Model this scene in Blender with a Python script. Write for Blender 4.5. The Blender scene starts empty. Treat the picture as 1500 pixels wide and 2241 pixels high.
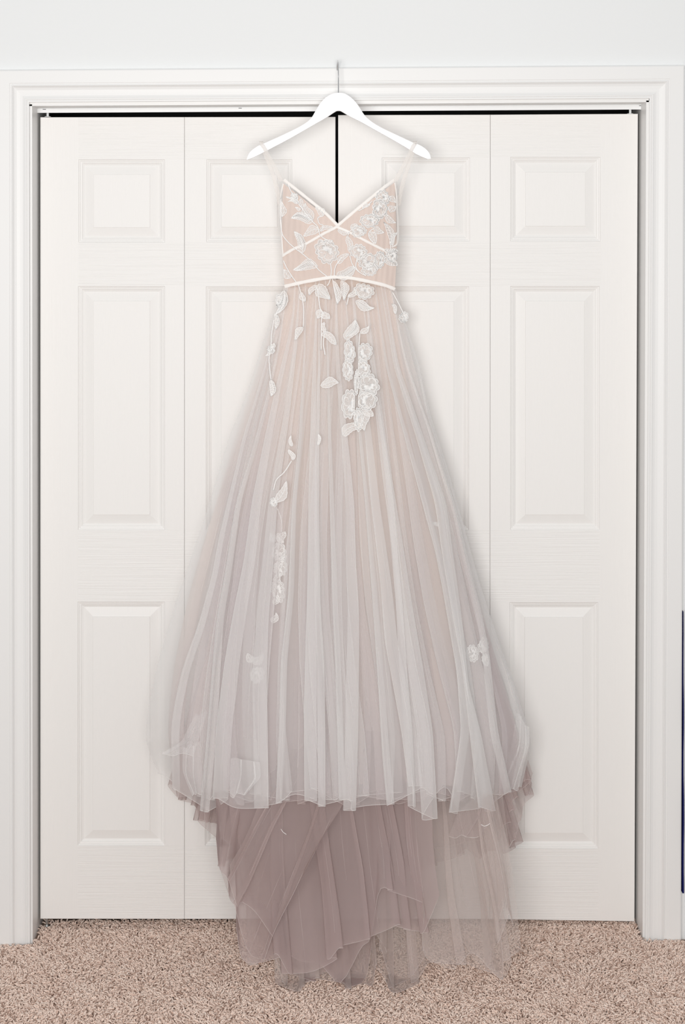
import bpy, math, random
import numpy as np
from mathutils import Matrix, Vector
random.seed(7); rng = np.random.default_rng(7)
S = bpy.context.scene
COL = S.collection

# ---------------------------------------------------------------- camera
F = 3484.0      # focal length in pixels of the 1500 px wide frame
DIST = 4.0      # camera to the face of the doors
CX, CY = 750.0, 500.0
H = 1.762       # eye height
cam = bpy.data.cameras.new('camera'); cam_o = bpy.data.objects.new('camera', cam); COL.objects.link(cam_o)
cam.sensor_fit = 'HORIZONTAL'; cam.sensor_width = 36.0; cam.lens = F/1500*36.0
cam.shift_y = -(2241/2-CY)/1500.0
cam.clip_start = 0.05
cam_o.location = (0, -DIST, H); cam_o.rotation_euler = (math.pi/2, 0, 0)
S.camera = cam_o
# ---------------------------------------------------------------- light
w = bpy.data.worlds.new('world'); S.world = w; w.use_nodes = True
w.node_tree.nodes['Background'].inputs[0].default_value = (0.96, 0.98, 1.0, 1)
w.node_tree.nodes['Background'].inputs[1].default_value = 0.43
def area(name, loc, target, sx, sy, power, col):
    l = bpy.data.lights.new(name, 'AREA'); l.shape = 'RECTANGLE'; l.size = sx; l.size_y = sy; l.energy = power; l.color = col
    o = bpy.data.objects.new(name, l); COL.objects.link(o); o.location = loc
    o.rotation_euler = (Vector(target)-Vector(loc)).to_track_quat('-Z', 'Y').to_euler()
    return o
area('window_light', (-0.35, -4.6, 1.75), (0, 0, 3.0), 2.4, 1.5, 147, (1.0, 0.985, 0.965))
S.view_settings.view_transform = 'Standard'; S.view_settings.look = 'None'
S.view_settings.gamma = 1; S.view_settings.use_curve_mapping = False
S.view_settings.exposure = 0.0
try:
    S.cycles.max_bounces = 6; S.cycles.diffuse_bounces = 6; S.cycles.glossy_bounces = 2
    S.cycles.transmission_bounces = 4; S.cycles.transparent_max_bounces = 40
    S.cycles.sample_clamp_indirect = 4; S.cycles.use_adaptive_sampling = True; S.cycles.adaptive_threshold = 0.04
except Exception: pass

# ---------------------------------------------------------------- helpers
def P(px, py, y=0.0):
    """a point of the photograph at the plane Y=y, in metres"""
    k = (DIST+y)/F
    return ((px-CX)*k, y, H-(py-CY)*k)
def floor_z(x): return 0.007*x
def new_mat(name, rough=0.6):
    m = bpy.data.materials.new(name); m.use_nodes = True
    nt = m.node_tree; b = nt.nodes['Principled BSDF']; b.inputs['Roughness'].default_value = rough
    return m, nt, b
def link(nt, a, b): nt.links.new(a, b)
def tag(o, label=None, cat=None, group=None, kind=None):
    if label: o['label'] = label
    if cat: o['category'] = cat
    if group: o['group'] = group
    if kind: o['kind'] = kind
    return o
def adopt(o, parent):
    o.parent = parent
    if parent is not None:
        m = Matrix.Identity(4); q = parent
        while q is not None:
            m = Matrix.Translation(q.location) @ m; q = q.parent
            break
        o.matrix_parent_inverse = m.inverted()
def thing(name, loc, label=None, cat=None, kind=None):
    o = bpy.data.objects.new(name, None); COL.objects.link(o); o.location = loc; o.empty_display_size = 0.05
    tag(o, label, cat, None, kind); return o
class MB:
    def __init__(s): s.v = []; s.f = []; s.m = []
    def face(s, pts, m=0):
        i = len(s.v); s.v += [tuple(p) for p in pts]; s.f.append(tuple(range(i, i+len(pts)))); s.m.append(m)
    def box(s, a, b, m=0):
        x0, y0, z0 = a; x1, y1, z1 = b
        s.hexa([(x0,y0,z0),(x1,y0,z0),(x1,y1,z0),(x0,y1,z0),(x0,y0,z1),(x1,y0,z1),(x1,y1,z1),(x0,y1,z1)], m)
    def hexa(s, p, m=0):
        i = len(s.v); s.v += [tuple(q) for q in p]
        for f in ((0,3,2,1),(4,5,6,7),(0,1,5,4),(1,2,6,5),(2,3,7,6),(3,0,4,7)):
            s.f.append(tuple(i+k for k in f)); s.m.append(m)
    def tube(s, pts, r, n=5, closed=False, m=0, flat=1):
        pts = [Vector(p) for p in pts]; N = len(pts)
        if N < 2: return
        base = len(s.v)
        for k, p in enumerate(pts):
            a = pts[(k-1) % N] if (closed or k > 0) else p; b = pts[(k+1) % N] if (closed or k < N-1) else p
            t = (b-a); t = t.normalized() if t.length > 1e-9 else Vector((0,0,1))
            u = t.cross(Vector((0,1,0))); u = u.normalized() if u.length > 1e-3 else Vector((1,0,0))
            w_ = t.cross(u).normalized()
            rr = r[k] if hasattr(r, '__len__') else r
            for j in range(n):
                an = 2*math.pi*(j+.5)/n; q = p+u*(math.cos(an)*rr)+w_*(math.sin(an)*rr*1.0)
                if flat != 1: q.y = p.y+(q.y-p.y)*flat
                s.v.append(tuple(q))
        for k in range(N if closed else N-1):
            k2 = (k+1) % N
            for j in range(n):
                j2 = (j+1) % n
                s.f.append((base+k*n+j, base+k*n+j2, base+k2*n+j2, base+k2*n+j)); s.m.append(m)
        if not closed:
            s.f.append(tuple(base+j for j in range(n))); s.m.append(m)
            s.f.append(tuple(base+(N-1)*n+j for j in reversed(range(n)))); s.m.append(m)
    def build(s, name, mats, parent=None, smooth=False):
        me = bpy.data.meshes.new(name); me.from_pydata(s.v, [], s.f); me.update()
        if not isinstance(mats, (list, tuple)): mats = [mats]
        for m in mats: me.materials.append(m)
        if len(mats) > 1: me.polygons.foreach_set('material_index', s.m)
        if smooth: me.polygons.foreach_set('use_smooth', [True]*len(me.polygons))
        o = bpy.data.objects.new(name, me); COL.objects.link(o)
        if parent is not None: adopt(o, parent)
        return o
def grid_mesh(name, V, mat, parent=None, smooth=True, closed_u=False):
    """V: (rows, cols, 3)"""
    R, C = V.shape[:2]
    idx = np.arange(R*C).reshape(R, C)
    a, b, c, d = idx[:-1,:-1], idx[:-1,1:], idx[1:,1:], idx[1:,:-1]
    q = np.stack([a,d,c,b], -1).reshape(-1, 4)
    me = bpy.data.meshes.new(name)
    me.vertices.add(R*C); me.vertices.foreach_set('co', V.reshape(-1).astype(np.float32))
    n = len(q); me.loops.add(n*4); me.polygons.add(n)
    me.loops.foreach_set('vertex_index', q.reshape(-1).astype(np.int32))
    me.polygons.foreach_set('loop_start', np.arange(0, n*4, 4, dtype=np.int32))
    me.polygons.foreach_set('loop_total', np.full(n, 4, dtype=np.int32))
    me.update(calc_edges=True)
    me.polygons.foreach_set('use_smooth', np.full(n, smooth))
    me.materials.append(mat)
    o = bpy.data.objects.new(name, me); COL.objects.link(o)
    if parent is not None: adopt(o, parent)
    return o

# ---------------------------------------------------------------- materials
def paint(name, col, rough=0.45, grain=None, strength=0.3, bump_scale=0.0006):
    m, nt, b = new_mat(name, rough); b.inputs['Base Color'].default_value = (*col, 1)
    b.inputs['Specular IOR Level'].default_value = 0.35
    tc = nt.nodes.new('ShaderNodeTexCoord'); mp = nt.nodes.new('ShaderNodeMapping')
    link(nt, tc.outputs['Object'], mp.inputs[0])
    no = nt.nodes.new('ShaderNodeTexNoise'); link(nt, mp.outputs[0], no.inputs['Vector'])
    if grain == 'v': mp.inputs['Scale'].default_value = (260, 1, 3.5); no.inputs['Scale'].default_value = 1; no.inputs['Detail'].default_value = 3; no.inputs['Distortion'].default_value = 0.35
    elif grain == 'h': mp.inputs['Scale'].default_value = (4.5, 1, 300); no.inputs['Scale'].default_value = 1; no.inputs['Detail'].default_value = 2; no.inputs['Distortion'].default_value = 0.5
    elif grain == 'c': mp.inputs['Scale'].default_value = (170, 1, 10); no.inputs['Scale'].default_value = 1; no.inputs['Detail'].default_value = 2; no.inputs['Distortion'].default_value = 2.2
    else: no.inputs['Scale'].default_value = 160; no.inputs['Detail'].default_value = 2
    bp = nt.nodes.new('ShaderNodeBump'); bp.inputs['Strength'].default_value = strength; bp.inputs['Distance'].default_value = bump_scale
    link(nt, no.outputs[0], bp.inputs['Height']); link(nt, bp.outputs[0], b.inputs['Normal'])
    return m
WHITE = (0.86, 0.845, 0.825)
M_wall = paint('wall_paint', (0.815, 0.825, 0.825), 0.8, None, 0.25, 0.0006)
M_trim = paint('trim_paint', (0.835, 0.83, 0.82), 0.4, None, 0.05)
M_door_v = paint('door_grain_upright', WHITE, 0.5, 'v', 0.45)
M_door_h = paint('door_grain_level', WHITE, 0.5, 'h', 1.0, 0.001)
M_door_c = paint('door_grain_panel', WHITE, 0.5, 'c', 0.35)
M_closet = paint('unlit_dark', (0.12, 0.12, 0.12), 0.9)  # the unlit dark of closet and slots is put into this colour
M_track = paint('track_enamel', (0.84, 0.85, 0.85), 0.35)
def metal(name, col, rough):
    m, nt, b = new_mat(name, rough); b.inputs['Base Color'].default_value = (*col, 1); b.inputs['Metallic'].default_value = 1
    no = nt.nodes.new('ShaderNodeTexNoise'); no.inputs['Scale'].default_value = 300
    mr = nt.nodes.new('ShaderNodeMapRange'); mr.inputs['To Min'].default_value = rough*0.8; mr.inputs['To Max'].default_value = rough*1.3
    link(nt, no.outputs[0], mr.inputs[0]); link(nt, mr.outputs[0], b.inputs['Roughness']); return m
M_chrome = metal('hook_chrome', (0.78, 0.78, 0.78), 0.18)
M_steel = metal('pivot_steel', (0.6, 0.62, 0.62), 0.35)
M_hanger = paint('hanger_lacquer', (0.865, 0.865, 0.875), 0.3, None, 0.03)

def fabric(name, col, alpha, col2=None, weave=2200, transl=0.25, facing=True, mott=0.08, vmix=None):
    """thin net or cloth: fibres that scatter and let through, holes between them. Seen edge-on more fibres line up."""
    m = bpy.data.materials.new(name); m.use_nodes = True; nt = m.node_tree; N = nt.nodes; N.clear()
    out = N.new('ShaderNodeOutputMaterial')
    df = N.new('ShaderNodeBsdfDiffuse'); tr = N.new('ShaderNodeBsdfTranslucent'); tp = N.new('ShaderNodeBsdfTransparent')
    tc = N.new('ShaderNodeTexCoord')
    no = N.new('ShaderNodeTexNoise'); no.inputs['Scale'].default_value = 9; no.inputs['Detail'].default_value = 0
    link(nt, tc.outputs['Object'], no.inputs['Vector'])
    mx = N.new('ShaderNodeMix'); mx.data_type = 'RGBA'
    mx.inputs[6].default_value = (*col, 1); mx.inputs[7].default_value = (*(col2 or col), 1)
    if vmix:
        mpn = N.new('ShaderNodeMapping'); mpn.inputs['Scale'].default_value = (1.3, 1.3, .07); link(nt, tc.outputs['Object'], mpn.inputs[0]); link(nt, mpn.outputs[0], no.inputs['Vector'])
        sp = N.new('ShaderNodeSeparateXYZ'); link(nt, tc.outputs['Object'], sp.inputs[0])
        mr = N.new('ShaderNodeMapRange'); mr.inputs['From Min'].default_value = vmix[0]; mr.inputs['From Max'].default_value = vmix[1]; mr.interpolation_type = 'SMOOTHSTEP'
        ad = N.new('ShaderNodeMath'); ad.operation = 'MULTIPLY_ADD'; link(nt, no.outputs[0], ad.inputs[0]); ad.inputs[1].default_value = 1.3; link(nt, sp.outputs[2], ad.inputs[2])
        link(nt, ad.outputs[0], mr.inputs[0]); link(nt, mr.outputs[0], mx.inputs[0])
    else:
        link(nt, no.outputs[0], mx.inputs[0])
    link(nt, mx.outputs[2], df.inputs[0]); link(nt, mx.outputs[2], tr.inputs[0])
    m1 = N.new('ShaderNodeMixShader'); m1.inputs[0].default_value = transl
    link(nt, df.outputs[0], m1.inputs[1]); link(nt, tr.outputs[0], m1.inputs[2])
    # fine mottling of the net
    if mott > .2 or not facing: n2 = N.new('ShaderNodeTexNoise'); n2.inputs['Scale'].default_value = weave/1.6; n2.inputs['Detail'].default_value = 0; link(nt, tc.outputs['Object'], n2.inputs['Vector'])
    else: n2 = None
    a1 = N.new('ShaderNodeMath'); a1.operation = 'MULTIPLY_ADD'; a1.inputs[1].default_value = -mott*2*(1-alpha); a1.inputs[2].default_value = (1-alpha)*(1+mott)
    if n2: link(nt, n2.outputs[0], a1.inputs[0])
    else: a1.inputs[0].default_value = 0.5      # openness of the net seen face-on
    if facing:
        g = N.new('ShaderNodeNewGeometry'); dt = N.new('ShaderNodeVectorMath'); dt.operation = 'DOT_PRODUCT'
        link(nt, g.outputs['Incoming'], dt.inputs[0]); link(nt, g.outputs['Normal'], dt.inputs[1])
        ab = N.new('ShaderNodeMath'); ab.operation = 'ABSOLUTE'; link(nt, dt.outputs['Value'], ab.inputs[0])
        mxm = N.new('ShaderNodeMath'); mxm.operation = 'MAXIMUM'; link(nt, ab.outputs[0], mxm.inputs[0]); mxm.inputs[1].default_value = 0.07
        iv = N.new('ShaderNodeMath'); iv.operation = 'DIVIDE'; iv.inputs[0].default_value = 1; link(nt, mxm.outputs[0], iv.inputs[1])
        pw = N.new('ShaderNodeMath'); pw.operation = 'POWER'; link(nt, a1.outputs[0], pw.inputs[0]); link(nt, iv.outputs[0], pw.inputs[1])
        src = pw.outputs[0]
    else: src = a1.outputs[0]
    m2 = N.new('ShaderNodeMixShader'); link(nt, src, m2.inputs[0]); link(nt, m1.outputs[0], m2.inputs[1]); link(nt, tp.outputs[0], m2.inputs[2])
    link(nt, m2.outputs[0], out.inputs[0]); return m
IVORY = (0.965, 0.955, 0.945); MAUVE = (0.72, 0.625, 0.61); MAUVE2 = (0.80, 0.72, 0.73)
M_over = fabric('ivory_tulle', IVORY, 0.24, (0.935, 0.92, 0.92))
M_inner = fabric('fine_ivory_tulle', IVORY, 0.13, (0.94, 0.915, 0.915))
M_mid = fabric('mauve_tulle', MAUVE, 0.26, (0.93, 0.835, 0.785), vmix=(1.15, 2.15))
M_mid2 = fabric('lilac_tulle', (0.80, 0.725, 0.735), 0.20, (0.93, 0.855, 0.82), vmix=(1.15, 2.15))
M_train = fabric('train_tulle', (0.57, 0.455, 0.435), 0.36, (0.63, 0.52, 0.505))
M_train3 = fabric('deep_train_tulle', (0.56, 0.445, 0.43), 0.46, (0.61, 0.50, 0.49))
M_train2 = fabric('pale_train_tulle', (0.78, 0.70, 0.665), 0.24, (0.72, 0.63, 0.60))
M_lining = fabric('blush_lining', (0.82, 0.72, 0.705), 0.88, (0.95, 0.795, 0.69), vmix=(1.05, 2.0), transl=0.15, mott=0.3)
M_bodice = fabric('blush_bodice', (0.75, 0.635, 0.58), 0.96, (0.82, 0.69, 0.625), transl=0.1, mott=0.5)
M_strap = fabric('sheer_strap', (0.93, 0.88, 0.84), 0.45, transl=0.2)
M_ribbon = fabric('ivory_ribbon', (0.96, 0.925, 0.89), 1.0, transl=0.05, facing=False)
M_cord = fabric('lace_cord', (0.97, 0.955, 0.94), 1.0, transl=0.05, facing=False)
M_net = fabric('lace_net', (0.97, 0.945, 0.925), 0.52, (0.97, 0.95, 0.93), weave=900, transl=0.1, facing=False, mott=0.35)
M_hem = fabric('hem_edge', (0.96, 0.94, 0.925), 0.6, transl=0.1, facing=False)
M_hem2 = fabric('train_hem_edge', (0.86, 0.78, 0.76), 0.45, transl=0.1, facing=False)
M_navy = fabric('navy_cloth', (0.012, 0.014, 0.09), 1.0, transl=0.0, facing=False)

# ---------------------------------------------------------------- setting: wall, casing, jambs
YW = -0.068   # wall face
YJ = -0.070   # front edge of the jambs
cw = {'oL': (-8.5, 154, 2080), 'iL': (64, 224, 2078), 'oR': (1498, 143.5, 2080), 'iR': (1422, 215.5, 2078)}
def zx(px, py, y): return P(px, py, y)
b = MB()
xl0, xr0 = -2.4, 2.4; ztop = 2.75
tl = P(30, 190, YW); tr_ = P(1460, 180, YW); blx = P(30, 2060, YW)[0]; brx = P(1455, 2060, YW)[0]
b.face([(xl0,YW,-0.02),(blx,YW,-0.02),(tl[0],YW,tl[2]),(xl0,YW,tl[2])])
b.face([(brx,YW,-0.02),(xr0,YW,-0.02),(xr0,YW,tr_[2]),(tr_[0],YW,tr_[2])])
b.face([(xl0,YW,tl[2]),(tl[0],YW,tl[2]),(tr_[0],YW,tr_[2]),(xr0,YW,tr_[2]),(xr0,YW,ztop),(xl0,YW,ztop)])
tag(b.build('wall_back', M_wall), 'pale cool white painted wall above the closet casing', None, None, 'structure')
# casing: profile points (fraction from the outer edge, thickness in m)
prof = [(0,0),(0,.017),(.03,.018),(.40,.018),(.42,.0165),(.445,.0165),(.46,.018),(.485,.018),(.50,.016),(.55,.0125),(.62,.0105),(.72,.0095),(.80,.0095),(.86,.011),(.885,.0125),(.91,.0125),(.93,.0105),(.95,.012),(.985,.012),(1,.011),(1,-.004)]
def cas_pt(side, f, y, end):
    o = {'L': (-8.5, 154), 'R': (1498, 143.5)}[side]; i = {'L': (64, 224), 'R': (1422, 215.5)}[side]
    if end == 'top': return P(o[0]+(i[0]-o[0])*f, o[1]+(i[1]-o[1])*f, y)
    ob = {'L': -7.5, 'R': 1491}[side]; ib = {'L': 66, 'R': 1413}[side]
    p = P(ob+(ib-ob)*f, 2100, y); return (p[0], y, -0.012)
for side, nm, lb in (('L', 'trim_1', 'white moulded casing down the left of the closet opening'), ('R', 'trim_3', 'white moulded casing down the right of the closet opening')):
    b = MB()
    for (f0, t0), (f1, t1) in zip(prof[:-1], prof[1:]):
        ya, yb = YW-t0, YW-t1
        q = [cas_pt(side, f0, ya, 'bot'), cas_pt(side, f1, yb, 'bot'), cas_pt(side, f1, yb, 'top'), cas_pt(side, f0, ya, 'top')]
        b.face(q if side == 'L' else q[::-1])
    tag(b.build(nm, M_trim), lb, None, None, 'structure')
b = MB()
for (f0, t0), (f1, t1) in zip(prof[:-1], prof[1:]):
    ya, yb = YW-t0, YW-t1
    b.face([cas_pt('L', f1, yb, 'top'), cas_pt('R', f1, yb, 'top'), cas_pt('R', f0, ya, 'top'), cas_pt('L', f0, ya, 'top')])
tag(b.build('trim_2', M_trim), 'white moulded casing across the top of the closet opening', None, None, 'structure')
# jambs and head of the opening
b = MB()
def jamb(side):
    e = {'L': (70.4, 232, 71.5), 'R': (1415, 223.5, 1407)}[side]; s = -1 if side == 'L' else 1
    t = P(e[0], e[1], YJ); bo = P(e[2], 2060, YJ)
    x_t, x_b = t[0], bo[0]
    y0, y1 = YJ, 0.12; th = 0.02*s
    z0, z1 = -0.012, t[2]+0.004
    p = [(x_b,y0,z0),(x_b+th,y0,z0),(x_b+th,y1,z0),(x_b,y1,z0),(x_t,y0,z1),(x_t+th,y0,z1),(x_t+th,y1,z1),(x_t,y1,z1)]
    b.hexa(p)
jamb('L'); tag(b.build('trim_4', M_trim), 'white side jamb at the left of the closet opening', None, None, 'structure')
b = MB(); jamb('R'); tag(b.build('trim_5', M_trim), 'white side jamb at the right of the closet opening', None, None, 'structure')
b = MB(); l = P(64, 232, YJ); r = P(1421, 223.5, YJ)
b.hexa([(l[0],YJ,l[2]),(r[0],YJ,r[2]),(r[0],.12,r[2]),(l[0],.12,l[2]),(l[0],YJ,l[2]+.02),(r[0],YJ,r[2]+.02),(r[0],.12,r[2]+.02),(l[0],.12,l[2]+.02)])
tag(b.build('trim_6', M_trim), 'white head jamb above the closet doors', None, None, 'structure')
# closet behind the doors
b = MB()
cx0, cx1, cy1, cz = -0.98, 0.98, 0.72, 2.5
b.face([(cx0,.12,-.02),(cx0,cy1,-.02),(cx0,cy1,cz),(cx0,.12,cz)]); b.face([(cx1,.12,-.02),(cx1,.12,cz),(cx1,cy1,cz),(cx1,cy1,-.02)])
b.face([(cx0,cy1,-.02),(cx1,cy1,-.02),(cx1,cy1,cz),(cx0,cy1,cz)]); b.face([(cx0,.12,cz),(cx0,cy1,cz),(cx1,cy1,cz),(cx1,.12,cz)])
b.face([(cx0,.12,l[2]+.02),(cx1,.12,r[2]+.02),(cx1,.12,cz),(cx0,.12,cz)])
b.face([(cx0,.12,-.02),(l[0]-.02,.12,-.02),(l[0]-.02,.12,l[2]+.02),(cx0,.12,l[2]+.02)])
b.face([(r[0]+.02,.12,-.02),(cx1,.12,-.02),(cx1,.12,r[2]+.02),(r[0]+.02,.12,r[2]+.02)])
tag(b.build('wall_closet', M_closet), 'inside of the closet behind the doors, coloured dark as unlit', None, None, 'structure')
# track
tk = thing('door_track', P(750, 240, 0.012), 'long white metal track above the four door leaves', 'track')
b = MB()
def slab(b, x0, y0l, y1l, x1, y0r, y1r, ya, yb):
    a = P(x0, y1l, ya); c = P(x1, y1r, ya); d = P(x0, y0l, ya); e = P(x1, y0r, ya)
    b.hexa([(a[0],ya,a[2]),(c[0],ya,c[2]),(c[0],yb,c[2]),(a[0],yb,a[2]),(d[0],ya,d[2]),(e[0],ya,e[2]),(e[0],yb,e[2]),(d[0],yb,d[2])])
slab(b, 81, 236.8, 247, 1405, 228.3, 239.5, -0.002, 0.0)
slab(b, 81, 236.8, 247, 1405, 228.3, 239.5, 0.028, 0.030)
slab(b, 81, 236.8, 238.5, 1405, 228.3, 230, 0.0, 0.028)
b.build('channel', M_track, tk)
for px in (97, 526, 1403):
    b = MB(); py = 236.5-(px-81)*0.0062+3
    p = P(px, py, -0.0022); b.box((p[0]-.004, -.0026, p[2]-.0007), (p[0]+.004, -.0018, p[2]+.0007))
    b.build('slot', M_closet, tk)
# ---------------------------------------------------------------- bifold doors
OG = [(0,0),(1.2,.0022),(3.2,.0026),(4.0,.0042),(7.5,.0052),(8.4,.0068),(12.6,.0090)]
RP = [(12.6,.0090),(13.4,.0090),(32.6,.0034),(33.2,.0020)]
def ring_faces(b, rects, m):
    for r0, r1 in zip(rects[:-1], rects[1:]):
        for k in range(4):
            k2 = (k+1) % 4
            b.face([r0[k], r0[k2], r1[k2], r1[k]], m)
def rect(x0, y0, x1, y1, ins, dep, tilt=0):
    # corners anticlockwise from the lower left, seen from the room
    x0 += ins; x1 -= ins; y0 += ins; y1 -= ins
    k = DIST/F
    q = [(x0, y1), (x1, y1), (x1, y0), (x0, y0)]
    return [((px-CX)*k, dep, H-(py+tilt*(px-CX)-CY)*k) for px, py in q]
def make_leaf(door, x0, x1, y0l, y0r, y1l, y1r, panels, outer, x0b=None, x1b=None):
    b = MB(); k = DIST/F; T = 0.034
    x0b = x0 if x0b is None else x0b; x1b = x1 if x1b is None else x1b
    def W(px, py, y=0.0): return ((px-CX)*k, y, H-(py-CY)*k)
    pl, pr = panels[0][0], panels[0][2]
    rows = [None]
    def xe(side, py):
        t = (py-y0l)/(y1l-y0l); a, c = ((x0, x0b) if side == 0 else (x1, x1b)); return a+(c-a)*t
    ys = []
    for p in panels: ys += [p[1], p[3]]
    # stiles: strips beside the panels, rails between them
    lev = [('r', None, ys[0]), ('p', ys[0], ys[1]), ('r', ys[1], ys[2]), ('p', ys[2], ys[3]), ('r', ys[3], ys[4]), ('p', ys[4], ys[5]), ('r', ys[5], None)]
    e = 0.8
    for kind, a, c in lev:
        al, ar = (y0l+e, y0r+e) if a is None else (a, a); cl, cr = (y1l-e, y1r-e) if c is None else (c, c)
        if kind == 'p': pl, pr = [(p[0], p[2]) for p in panels if p[1] == a][0]
        xs = [(x0+e, x0b+e), (pl, pl), (pr, pr), (x1-e, x1b-e)]
        def xat(i, py): t = (py-y0l)/(y1l-y0l); return xs[i][0]+(xs[i][1]-xs[i][0])*t
        def yt(px): return al+(ar-al)*(px-x0)/(x1-x0)
        def yb(px): return cl+(cr-cl)*(px-x0)/(x1-x0)
        for i in range(3):
            if kind == 'p' and i == 1: continue
            hor = kind == 'r' and (i == 1 or (i == 0 and outer == 'R') or (i == 2 and outer == 'L'))
            q = []
            for (ii, top) in ((i,0),(i+1,0),(i+1,1),(i,1)):
                py0 = (cl if not top else al); px = xat(ii, py0); py = yb(px) if not top else yt(px); q.append(W(px, py))
            b.face(q, 1 if hor else 0)
    # edges and back (rounded a little by a chamfer)
    c4 = [W(x0b+e, y1l-e), W(x1b-e, y1r-e), W(x1-e, y0r+e), W(x0+e, y0l+e)]
    d4 = [W(x0b, y1l, .0012), W(x1b, y1r, .0012), W(x1, y0r, .0012), W(x0, y0l, .0012)]
    e4 = [(p[0], T, p[2]) for p in d4]
    ring_faces(b, [e4, d4, c4], 0); b.face(e4[::-1], 0)
    for p in panels:
        ring_faces(b, [rect(*p, i, d) for i, d in OG], 0)
    lf = b.build('leaf', [M_door_v, M_door_h], door)
    for p in panels:
        b = MB(); rr = [rect(*p, i, d) for i, d in RP]; ring_faces(b, rr, 0); b.face(rr[-1], 0)
        # a back so the panel is a solid piece
        bk = [(q[0], .02, q[2]) for q in rr[0]]; ring_faces(b, [bk, rr[0]], 0); b.face(bk[::-1], 0)
        b.build('raised_panel', M_door_c, lf)
    return lf
def pivot(door, px, py0, py1, y=0.014):
    b = MB(); a = P(px, py0, y); c = P(px, py1, y); b.tube([a, c], .0032, 8)
    b.tube([(c[0], y, c[2]+.0012), (c[0], y, c[2])], .008, 10)
    b.build('pivot_pin', M_track if py0 < 1000 else M_steel, door)
d1 = thing('door_1', P(404, 2011, 0.017), 'left white moulded bifold closet door of two leaves', None, 'structure')
make_leaf(d1, 88, 403.6, 256.5, 256.2, 2011, 2011.5, [(172,349,361,531),(171,626,361,1160),(170,1317,361,1851)], 'L')
make_leaf(d1, 404.1, 734.5, 256.2, 255.8, 2011.5, 2011.5, [(452,349,640,530),(451,627,640,1160),(449,1317,640,1851)], 'R')
pivot(d1, 104.5, 246, 256); pivot(d1, 103, 2010, 2026)
d2 = thing('door_2', P(1073, 2014, 0.017), 'right white moulded bifold closet door of two leaves', None, 'structure')
make_leaf(d2, 740.5, 1073.4, 251.8, 251, 2011.5, 2011.5, [(836,345,1029,528),(836,627,1027,1160),(836,1318,1025,1855)], 'L', 741.5, 1072.4)
make_leaf(d2, 1073.9, 1397, 251, 249, 2011.7, 2017, [(1117.5,343.5,1315,528),(1117.5,626,1313,1160),(1116,1318,1310,1857)], 'R', 1072.9, 1389.5)
pivot(d2, 1380, 238.5, 249.5)
pivot(d2, 1374, 2012, 2025)

# ---------------------------------------------------------------- carpet
m, nt, bs = new_mat('carpet_yarn', 0.95); M_carpet = m
at = nt.nodes.new('ShaderNodeAttribute'); at.attribute_name = 'yarn'
rp = nt.nodes.new('ShaderNodeValToRGB'); link(nt, at.outputs['Fac'], rp.inputs[0])
cr = rp.color_ramp; cr.elements[0].position = 0; cr.elements[0].color = (0.45, 0.30, 0.235, 1); cr.elements[1].position = 1; cr.elements[1].color = (0.94, 0.80, 0.71, 1)
e = cr.elements.new(0.25); e.color = (0.83, 0.65, 0.555, 1); e = cr.elements.new(0.65); e.color = (0.91, 0.745, 0.65, 1)
link(nt, rp.outputs[0], bs.inputs['Base Color']); bs.inputs['Specular IOR Level'].default_value = 0.1
m, nt, bs = new_mat('shaded_backing', 1.0); M_back = m
no = nt.nodes.new('ShaderNodeTexNoise'); no.inputs['Scale'].default_value = 180
r2 = nt.nodes.new('ShaderNodeValToRGB'); link(nt, no.outputs[0], r2.inputs[0]); r2.color_ramp.elements[0].color = (0.22, 0.15, 0.115, 1); r2.color_ramp.elements[1].color = (0.34, 0.25, 0.20, 1)  # backing darkened: shade of the gaps between tufts is in its colour
link(nt, r2.outputs[0], bs.inputs['Base Color'])
b = MB(); b.face([(-2.4,-5.4,floor_z(-2.4)),(2.4,-5.4,floor_z(2.4)),(2.4,.72,floor_z(2.4)),(-2.4,.72,floor_z(-2.4))])
floor = tag(b.build('floor', M_back), 'beige twisted-pile carpet in front of the closet doors', None, None, 'structure')
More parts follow.
